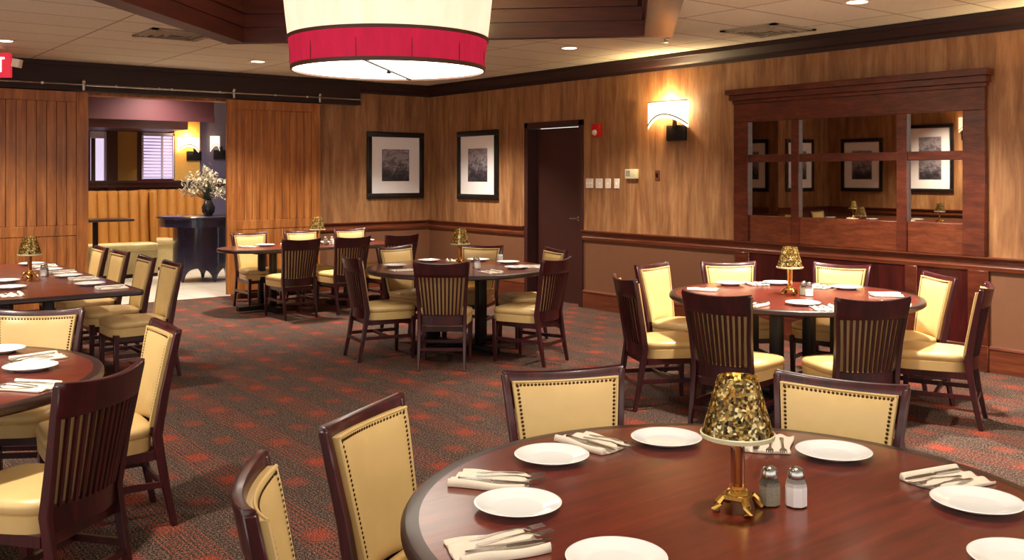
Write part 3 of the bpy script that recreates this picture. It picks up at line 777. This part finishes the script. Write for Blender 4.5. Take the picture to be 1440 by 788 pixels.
# ------------------------------------------------------------------ salt and pepper
def make_shaker(name, fill):
    t = thing(name, '', 'shaker')
    def oc(r, z): return [(r * math.cos(PI / 4 * k + PI / 8), r * math.sin(PI / 4 * k + PI / 8), z) for k in range(8)]
    b = MB(); b.loft([oc(.023, 0), oc(.0270, .003), oc(.0270, .056), oc(.0235, .067), oc(.0175, .073)], cap=True); b.build('glass_jar', 'clear_glass', t, ang=20)
    b = MB(); b.loft([oc(.0277, .004), oc(.0277, .050), oc(.025, .060)]); b.build('contents', fill, t, ang=20)
    b = MB(); b.lathe([(0, .071), (.019, .071), (.0215, .075), (.021, .084), (.0185, .094), (.011, .1), (0, .102)], 24); b.build('shaker_cap', 'steel', t)
    return t
salts = Proto(make_shaker('salt_shaker', 'salt_white')); peppers = Proto(make_shaker('pepper_shaker', 'pepper_grey'))
for (px, py), (qx, qy), w in (((2.057, 1.552), (2.103, 1.504), 'nearest round table'), ((5.822, 4.10), (5.80, 4.04), 'orange-lit table by the mirror'), ((5.19, 7.17), (5.16, 7.10), 'middle round table'), ((1.93, 8.86), (1.90, 8.79), 'left rectangular table'), ((5.47, 10.66), (5.53, 10.62), 'long table by the barn door')):
    peppers.put((px, py, .75), 0, 'dark pepper shaker with a chrome cap on the ' + w, 'pepper shakers')
    salts.put((qx, qy, .75), 0, 'white salt shaker with a chrome cap on the ' + w, 'salt shakers')

# ------------------------------------------------------------------ plates, napkins, cutlery
def make_plate():
    b = MB(); b.lathe([(0, .0005), (.062, .0005), (.066, .0), (.072, .004), (.106, .0155), (.110, .017), (.112, .019), (.110, .0205), (.105, .0195), (.076, .0095), (.068, .0065), (.062, .0055), (0, .0055)], 64)
    o = b.build('plate', 'china', ang=60); return tag(o, '', 'plate')
def make_napkin():
    def h(v, u):
        z = .007 + .0035 * math.sin(v * 2 * PI * 3.0 + .6) + .0015 * math.sin(u * 7)
        if v < .14: z += .010 * math.sin(PI * v / .14) ** .6
        return z
    def top(u, v): return (-.105 + .21 * u + .012 * math.sin(v * 5) * (u - .5), -.072 + .144 * v + .006 * math.sin(u * 5 + 1), h(v, u))
    b = MB(); b.grid(top, 14, 30, lambda u, v: (top(u, v)[0], top(u, v)[1], .0008)); b.bevel(.0012, 1, 60)
    o = b.build('napkin', 'linen', ang=60); return tag(o, '', 'napkin')
def flat(b, pts, th):   # pts: (x, halfwidth, z) along local x
    rings = [[(x, -w, z), (x, w, z), (x, w, z + th), (x, -w, z + th)] for x, w, z in pts]; b.loft(rings)
def make_fork():
    b = MB(); flat(b, [(-.095, .002, .0), (-.092, .006, .0), (-.07, .0065, .001), (-.03, .004, .005), (.02, .0028, .0085), (.045, .0035, .006), (.055, .010, .003), (.065, .0115, .003)], .0022)
    for k in range(4):
        y = (k - 1.5) * .0062
        b.loft([[(.062, y - .0021, .003), (.062, y + .0021, .003), (.062, y + .0021, .005), (.062, y - .0021, .005)], [(.1, y - .0012, .0065), (.1, y + .0012, .0065), (.1, y + .0012, .0078), (.1, y - .0012, .0078)]])
    return tag(b.build('fork', 'steel'), '', 'fork')
def make_knife():
    b = MB(); flat(b, [(-.105, .004, .001), (-.10, .0075, .0), (-.06, .0075, 0), (-.01, .0055, .001)], .006)
    flat(b, [(-.012, .004, .003), (.0, .0095, .003), (.06, .0100, .003), (.095, .007, .003), (.106, .001, .003)], .0016)
    return tag(b.build('table_knife', 'steel'), '', 'knife')
plates, napkins, forks, knives = Proto(make_plate()), Proto(make_napkin()), Proto(make_fork()), Proto(make_knife())
def plate(x, y, lab, c, z=.7505):
    d = math.hypot(x - c[0], y - c[1]) if c else 0
    if c and d > .70: x, y = c[0] + (x - c[0]) * .70 / d, c[1] + (y - c[1]) * .70 / d
    plates.put((x, y, z), 0, lab, 'white china plates')
def setting(x, y, ang, where, cut=3, z=.7505, odd=0.0):
    """folded napkin with cutlery laid along it; ang = direction towards the table centre"""
    napkins.put((x, y, z), ang + odd, 'cream folded napkin ' + where, 'folded cream napkins')
    c, s = math.cos(ang + odd), math.sin(ang + odd)
    def at(u, v): return (x + u * c - v * s, y + u * s + v * c, z + .0105)
    if cut >= 2: forks.put(at(.045, .044), ang + odd + .05, 'outer fork on napkin ' + where, 'forks laid on napkins')
    if cut >= 3: forks.put(at(.05, .008), ang + odd + .0, 'inner fork on napkin ' + where, 'forks laid on napkins')
    if cut >= 1: knives.put(at(.02, -.032), ang + odd - .03, 'steel knife on napkin ' + where, 'knives laid on napkins')
def rad(x, y, c): return math.atan2(c[1] - y, c[0] - x)
for x, y, lab in ((1.87, 2.196, 'white plate second left of the gold lamp, behind two nearer plates on the nearest table'), (2.278, 2.115, 'white plate just left of the gold lamp on the nearest table'), (2.564, 1.70, 'white plate just right of the gold lamp on the nearest table'), (2.462, 1.215, 'white plate at the right edge of the nearest table below a napkin'),
                  (1.527, 1.926, 'white plate at the left of the nearest table between two napkins'), (1.479, 1.52, 'white plate cut by the bottom edge, left half of the nearest table'), (2.17, .97, 'white plate cut by the bottom right corner of the photo')):
    plate(x, y, lab, TN)
for x, y, lab, odd in ((2.08, 2.245, 'behind the plates of the nearest table', .25), (1.601, 2.14, 'at upper left of the nearest table, above a plate', 0.1), (1.325, 1.752, 'at lower left of the nearest table by the bottom edge', .0), (2.512, 1.90, 'half hidden by the nearest gold lamp', .1), (2.60, 1.365, 'at the right side of the nearest table above a plate', .15)):
    setting(x, y, rad(x, y, TN), lab, 3, odd=odd)
for x, y, lab in ((5.929, 4.84, 'white plate before the left far cream chair on the mirror-side table'), (6.248, 4.64, 'white plate behind the lamp on the mirror-side table'), (6.395, 4.13, 'white plate before the right far cream chair on the mirror-side table'), (5.387, 3.80, 'white plate at the front of the mirror-side table between two dark chairs')):
    plate(x, y, lab, TR)
for x, y, lab in ((5.50, 4.74, 'at the far left of the mirror-side table'), (6.109, 4.736, 'between the two far plates of the mirror-side table'), (6.322, 4.30, 'right of the lamp on the mirror-side table'), (5.326, 3.60, 'front right of the plate on the mirror-side table'), (5.09, 3.97, 'beside the left dark chair on the mirror-side table'), (6.25, 3.72, 'at the far right of the mirror-side table'), (5.80, 3.42, 'at the right end of the mirror-side table')):
    setting(x, y, rad(x, y, TR), lab, 3)
for x, y, lab in ((5.20, 7.96, 'white plate at the back of the middle table left of its lamp'), (4.66, 7.71, 'white plate at the left of the middle table'), (5.62, 7.72, 'white plate at the back right of the middle table'), (5.70, 7.34, 'white plate at the right of the middle table, the farther one'), (5.43, 6.87, 'white plate at the right of the middle table, the nearer one')):
    plate(x, y, lab, TM)
for x, y, lab in ((4.52, 7.33, 'at the left of the middle table'), (5.42, 7.86, 'at the back of the middle table beside its lamp'), (5.58, 6.86, 'at the right end of the middle table'), (5.03, 6.72, 'at the front of the middle table')):
    setting(x, y, rad(x, y, TM), lab, 2)
for x, y, lab in ((.948, 4.62, 'white plate near the glare at right of the left round table'), (.925, 5.16, 'white plate cut by the left edge on the left round table')):
    plate(x, y, lab, TL)
for x, y, lab in ((1.03, 4.85, 'behind the plate on the left round table'), (.86, 4.22, 'in front of the plate on the left round table')):
    setting(x, y, rad(x, y, TL), lab, 3)
for x, y, lab in ((2.05, 9.96, 'white plate at the far end of the left rectangular table'), (2.05, 9.25, 'white plate second from the far end of the left rectangular table'), (2.05, 8.60, 'white plate second from the near end of the left rectangular table'), (2.03, 7.86, 'white plate at the near right corner of the left rectangular table'), (1.56, 8.5, 'white plate at the left edge on the rectangular table, the farther one'), (1.50, 7.98, 'white plate at the left edge on the rectangular table, the nearer one')):
    plate(x, y, lab, None)
for y, lab in ((9.66, 'farthest on the left rectangular table'), (8.98, 'second farthest on the left rectangular table'), (8.30, 'second nearest on the left rectangular table'), (7.52, 'nearest right corner of the left rectangular table')):
    setting(2.10, y, PI, lab, 2)
setting(1.42, 7.52, PI / 2, 'at left edge of the rectangular table', 2)
for x, lab in ((4.80, 'white plate before the leftmost cream chair on the long table'), (5.55, 'white plate right of the lamp on the long table'), (6.16, 'white plate at the right end of the long table')):
    plate(x, 10.9, lab, None)
for x, y, a, lab in ((4.56, 10.88, -PI / 2, 'at the left end of the long table by the barn door'), (5.10, 10.9, -PI / 2, 'left of the lamp on the long table by the barn door'), (5.90, 10.6, PI / 2, 'at the right end of the long table by the barn door')):
    setting(x, y, a, lab, 1)
for x, y, lab in ((-.9, 11.1, 'white plate reflected at the left of the middle mirror pane'), (-.9, 10.2, 'white plate reflected at the right of the middle mirror pane'), (-1.45, 9.6, 'white plate reflected at the left of the right mirror pane')):
    plate(x, y, lab, None)
for x, y, lab in ((-.95, 10.65, 'reflected in the middle mirror pane'), (-1.0, 9.5, 'reflected by the mullion of the right mirror pane')):
    setting(x, y, PI, lab, 0)
t = thing('candle_holder', 'small white candle holder by the plates at right of the middle table', 'candle', (5.75, 7.53, .75))
b = MB(); b.lathe([(0, 0), (.024, 0), (.026, .01), (.024, .065), (.02, .068), (.018, .055), (0, .055)], 20); b.build('holder', 'china', t)

# ------------------------------------------------------------------ the dining room beyond the opening
struct(MB().bb(1.62, 9.5, YB + .3, 18.2, 2.95, 3.05).build('ceiling_corridor', 'ceiling_tile', smooth=False))
struct(MB().bb(1.62, 9.5, 17.6, 17.8, 0, 2.95).build('wall_far', 'plum', smooth=False))
struct(MB().bb(1.62, 1.8, YB + .22, 17.6, 0, 2.95).build('wall_far_left', 'plum', smooth=False))
struct(MB().bb(8.6, 8.8, YB + .2, 17.6, 0, 2.95).build('wall_far_right', 'slate_blue', smooth=False))
b = MB(); b.bb(1.8, 5.05, 13.2, 13.7, 2.36, 2.95); b.bb(1.8, 5.05, 13.17, 13.2, 2.33, 2.40); struct(b.build('beam_corridor', 'plum', smooth=False))
b = MB(); b.bb(1.8, 5.75, 16.2, 17.6, 2.36, 2.95); struct(b.build('beam_far', 'tray_wood', smooth=False))
b = MB(); b.bb(4.55, 4.62, 17.54, 17.6, 1.4, 2.3); b.bb(4.80, 4.98, 17.5, 17.6, 1.2, 2.95); b.bb(5.33, 5.40, 17.54, 17.6, 1.4, 2.5); b.bb(4.4, 7.0, 17.42, 17.6, 1.38, 1.5); b.bb(4.4, 7, 17.36, 17.6, 1.46, 1.5)
struct(b.build('trim_far', 'mahogany', smooth=False))
struct(MB().bb(4.98, 5.33, 17.56, 17.6, 1.5, 2.36).build('wall_panel_ochre', 'ochre', smooth=False))
struct(MB().bb(5.96, 6.43, 17.5, 17.6, 1.5, 2.95).build('wall_pier_yellow', 'yellow_wall', smooth=False))
struct(MB().bb(6.43, 8.6, 17.55, 17.6, 0.0, 2.95).build('wall_blue', 'slate_blue', smooth=False))
w = struct(thing('window_1', 'window with closed white blinds in the far dining room', 'window', (5.68, 17.55, 1.93)))
b = MB(); b.bb(-.28, .28, 0, .02, -.40, .40); b.build('window_pane', 'window_glow', w, smooth=False)
b = MB()
for k in range(14): b.box((0, -.03, -.37 + k * .057), (.54, .03, .004), Matrix.Rotation(.6, 3, 'X'))
b.build('blind_slats', 'pale_lilac', w, smooth=False)
b = MB(); b.bb(-.29, -.26, -.05, .02, -.41, .41); b.bb(.26, .29, -.05, .02, -.41, .41); b.bb(-.29, .29, -.05, .02, .38, .42); b.bb(.06, .085, -.05, .02, -.4, .4); b.build('window_frame', 'pale_lilac', w, smooth=False)
w = struct(thing('window_2', 'bright window strip at the left of the far dining room', 'window', (4.68, 17.55, 1.93)))
b = MB(); b.bb(-.13, .10, 0, .03, -.5, .4); b.build('window_pane', 'window_glow', w, smooth=False)
b = MB(); b.bb(-.15, .12, -.02, .0, .30, .42); b.bb(.08, .12, -.03, .02, -.5, .4); b.build('window_frame', 'pale_lilac', w, smooth=False)
sconce((6.2, 17.5, 2.17), -PI / 2, 'glowing sconce on the yellow pier in the room beyond the opening', .2)
sconce((6.72, 17.55, 2.2), -PI / 2, 'small glowing wall light on the bluish wall above the pale flowers', .09)
# booths: channel-tufted backs
def booth(x0, x1, yb, lab, nch, endp, seat=1.0):
    t = thing('booth_bench', lab, 'booth', ((x0 + x1) / 2, yb, 0), 0, 'tufted booth benches')
    h = (x1 - x0) / 2; b = MB()
    def f(u, v):
        k = u * nch; fr = k - math.floor(k); bul = .075 * math.sin(PI * max(.01, min(.99, fr))) ** .5
        return (-h + 2 * h * u, -.08 - bul - .08 * (1 - v), .5 + (.84 + .012 * math.sin(PI * fr)) * v)
    b.grid(f, nch * 8, 6, lambda u, v: (-h + 2 * h * u, .12, .5 + .84 * v)); b.build('tufted_back', 'booth_tan', t, ang=60)
    b = MB(); b.bb(-h, -h + 2 * h * seat, -.62, -.02, .42, .53); b.bevel(.035, 3).build('seat', 'booth_cream', t)
    b = MB(); b.bb(-h, -h + 2 * h * seat, -.58, -.02, .06, .42); b.bb(-h, h, -.02, .12, .0, .5); b.build('bench_base', 'booth_cream', t)
    b = MB(); b.bb(-h, -h + 2 * h * seat, -.56, -.1, 0, .07); b.build('kick_plate', 'black_metal', t)
    if endp:
        b = MB(); b.bb(h, h + .05, -.35, .14, 0, 1.33); b.bevel(.01, 2).build('end_panel', 'booth_tan', t)
    return t
booth(3.1, 5.0, 16.0, 'tan channel-tufted booth at left beyond the opening', 12, True)
booth(5.1, 6.25, 16.9, 'tan channel-tufted booth behind the dark console table', 7, False, .42)
t = thing('booth_table', 'small dark booth table by the left tufted booth', 'table', (3.95, 15.0, 0))
b = MB(); b.box((0, 0, .93), (.95, .6, .035)); b.bevel(.01, 2).build('tabletop', 'table_edge', t)
b = MB(); b.tube([(0, 0, .04), (0, 0, .92)], .04); b.box((0, 0, .02), (.5, .5, .035)); b.build('pedestal', 'black_metal', t)
# console table with arched base
ct = thing('console_table', 'dark navy half-round console table with arched base in the opening', 'table', (5.32, 14.45, 0))
b = MB(); b.lathe([(0, .945), (.62, .945), (.64, .955), (.64, .975), (.625, .985), (0, .985)], 64); b.build('tabletop', 'navy', ct)
b = MB(); b.lathe([(.56, .83), (.60, .83), (.60, .945), (.56, .945), (.56, .83)], 64); b.build('apron', 'navy', ct)
n = 96; b = MB()
def arch(a):
    k = (a / (2 * PI) * 5 + .1) % 1.0; q = abs(k - .5) * 2
    return .0 if q > .92 else .21 * math.sqrt(max(0, 1 - (q / .92) ** 2)) + .004
ringO = []; 
def cyl(r):
    return lambda u, v: (r * math.cos(2 * PI * u), r * math.sin(2 * PI * u), arch(2 * PI * u) * (1 - v) + .85 * v)
b.grid(cyl(.40), 144, 4, cyl(.375)); b.build('arched_base', 'navy', ct)
t = thing('flower_arrangement', 'vase of pale dried flowers on the dark console table', 'flower arrangement', (5.42, 14.40, .985))
b = MB(); b.lathe([(0, 0), (.05, 0), (.09, .05), (.10, .12), (.06, .2), (.045, .23), (.055, .25), (.045, .25), (.035, .22), (0, .21)], 32); b.build('vase', 'ceramic_dark', t)
b = MB(); bs = MB()
for k in range(70):
    th_ = random.uniform(0, 2 * PI); ph = random.uniform(.05, 1.45); ln = random.uniform(.2, .46)
    d = Vector((math.sin(ph) * math.cos(th_) * .95, math.sin(ph) * math.sin(th_) * .95, math.cos(ph) * 1.1)); e = Vector((0, 0, .24)) + d * ln
    bs.tube([(0, 0, .22), (e.x * .5, e.y * .5, .24 + (e.z - .24) * .6), tuple(e)], .003, 4)
    for q in range(7):
        c = e + Vector((random.gauss(0, .03), random.gauss(0, .03), random.gauss(0, .03)))
        R = Matrix.Rotation(random.uniform(0, 6), 3, 'Z') @ Matrix.Rotation(random.uniform(-1.2, 1.2), 3, 'X')
        b.loft([[c + R @ Vector((-.004, -.03, 0)), c + R @ Vector((.004, -.03, 0)), c + R @ Vector((.004, -.03, .003)), c + R @ Vector((-.004, -.03, .003))],
                [c + R @ Vector((-.014, 0, 0)), c + R @ Vector((.014, 0, 0)), c + R @ Vector((.014, 0, .004)), c + R @ Vector((-.014, 0, .004))],
                [c + R @ Vector((-.003, .032, .004)), c + R @ Vector((.003, .032, .004)), c + R @ Vector((.003, .032, .006)), c + R @ Vector((-.003, .032, .006))]])
b.build('blossoms', 'petal', t); bs.build('stems', 'stem_green', t)
fl = None
for x, y, lab in ((3.6, 14.6, 'bright ceiling light in the far room at left'), (5.4, 15.3, 'bright ceiling light in the far room at right'), (4.2, 12.75, 'bright ceiling light just beyond the opening')):
    if fl is None:
        t = thing('ceiling_light', lab, 'ceiling light', (x, y, 2.95), 0, 'ceiling lights of the far room')
        MB().lathe([(.16, 0), (.20, 0), (.20, -.02), (.16, -.02), (.16, 0)], 32).build('trim_ring', 'white_plastic', t)
        MB().lathe([(0, -.004), (.16, -.004), (.16, -.012), (0, -.012)], 32).build('lens', 'far_light', t); fl = t
    else: dup(fl, (x, y, 2.95), 0, lab)

# ------------------------------------------------------------------ light
def spot(x, y, z, power, size=130, blend=.8, rgb=(255, 243, 226), r=.08, rot=(0, 0, 0)):
    l = bpy.data.lights.new('downlight', 'SPOT'); l.energy = power; l.spot_size = math.radians(size); l.spot_blend = blend; l.color = lin(rgb)[:3]; l.shadow_soft_size = r
    o = bpy.data.objects.new('downlight_or_fill_beam', l); COL.objects.link(o); o.location = (x, y, z); o.rotation_euler = rot; return o
def point(x, y, z, power, rgb=(255, 214, 150), r=.05):
    l = bpy.data.lights.new('lamp', 'POINT'); l.energy = power; l.color = lin(rgb)[:3]; l.shadow_soft_size = r
    o = bpy.data.objects.new('lamp_glow', l); COL.objects.link(o); o.location = (x, y, z); return o
for x, y, p in [(6.55, 4.14, 520), (6.60, 7.47, 260), (4.56, 10.57, 340), (6.60, 10.35, 340), (1.91, 10.45, 320), (.5, 7.4, 260), (.4, 4.1, 230), (2.2, 1.6, 110), (5.2, 3.5, 420), (6.5, .9, 260), (-1.2, 9.2, 460), (-1.0, 5.5, 200)]:  # beams at the far corner and before the left wall are added fill
    spot(x, y, ZC - .03, p * 1.1, 115, .7)
sconce((XR, 2.875, 2.28), PI, 'glowing half-round glass sconce on the wood wall right of the mirror')
point(XR - .06, 2.875, 2.36, 42, rgb=(255, 222, 168), r=.03)
point(XR - .06, 7.265, 2.36, 42, rgb=(255, 222, 168), r=.03); point(XL + .075, 8.9, 2.28, 14, r=.03); point(6.2, 17.44, 2.25, 14, r=.03)
point(3.614, 6.061, 3.15, 110, r=.2)
for (x, y), _ in LAMPS: point(x, y, .75 + .285, 3.0, r=.012)
for x, y in ((3.6, 14.6), (5.4, 15.3), (4.2, 12.75), (3.4, 15.6), (5.6, 13.6), (6.0, 16.2)): spot(x, y, 2.9, 120, 150, rgb=(255, 236, 214), r=.15)
w = bpy.data.worlds.new('world'); scn.world = w; w.use_nodes = True
w.node_tree.nodes['Background'].inputs[0].default_value = lin((255, 246, 236)); w.node_tree.nodes['Background'].inputs[1].default_value = 1.3
scn.view_settings.view_transform = 'Standard'; scn.view_settings.look = 'None'; scn.view_settings.gamma = 1.0; scn.view_settings.use_curve_mapping = False
scn.view_settings.exposure = 0.42
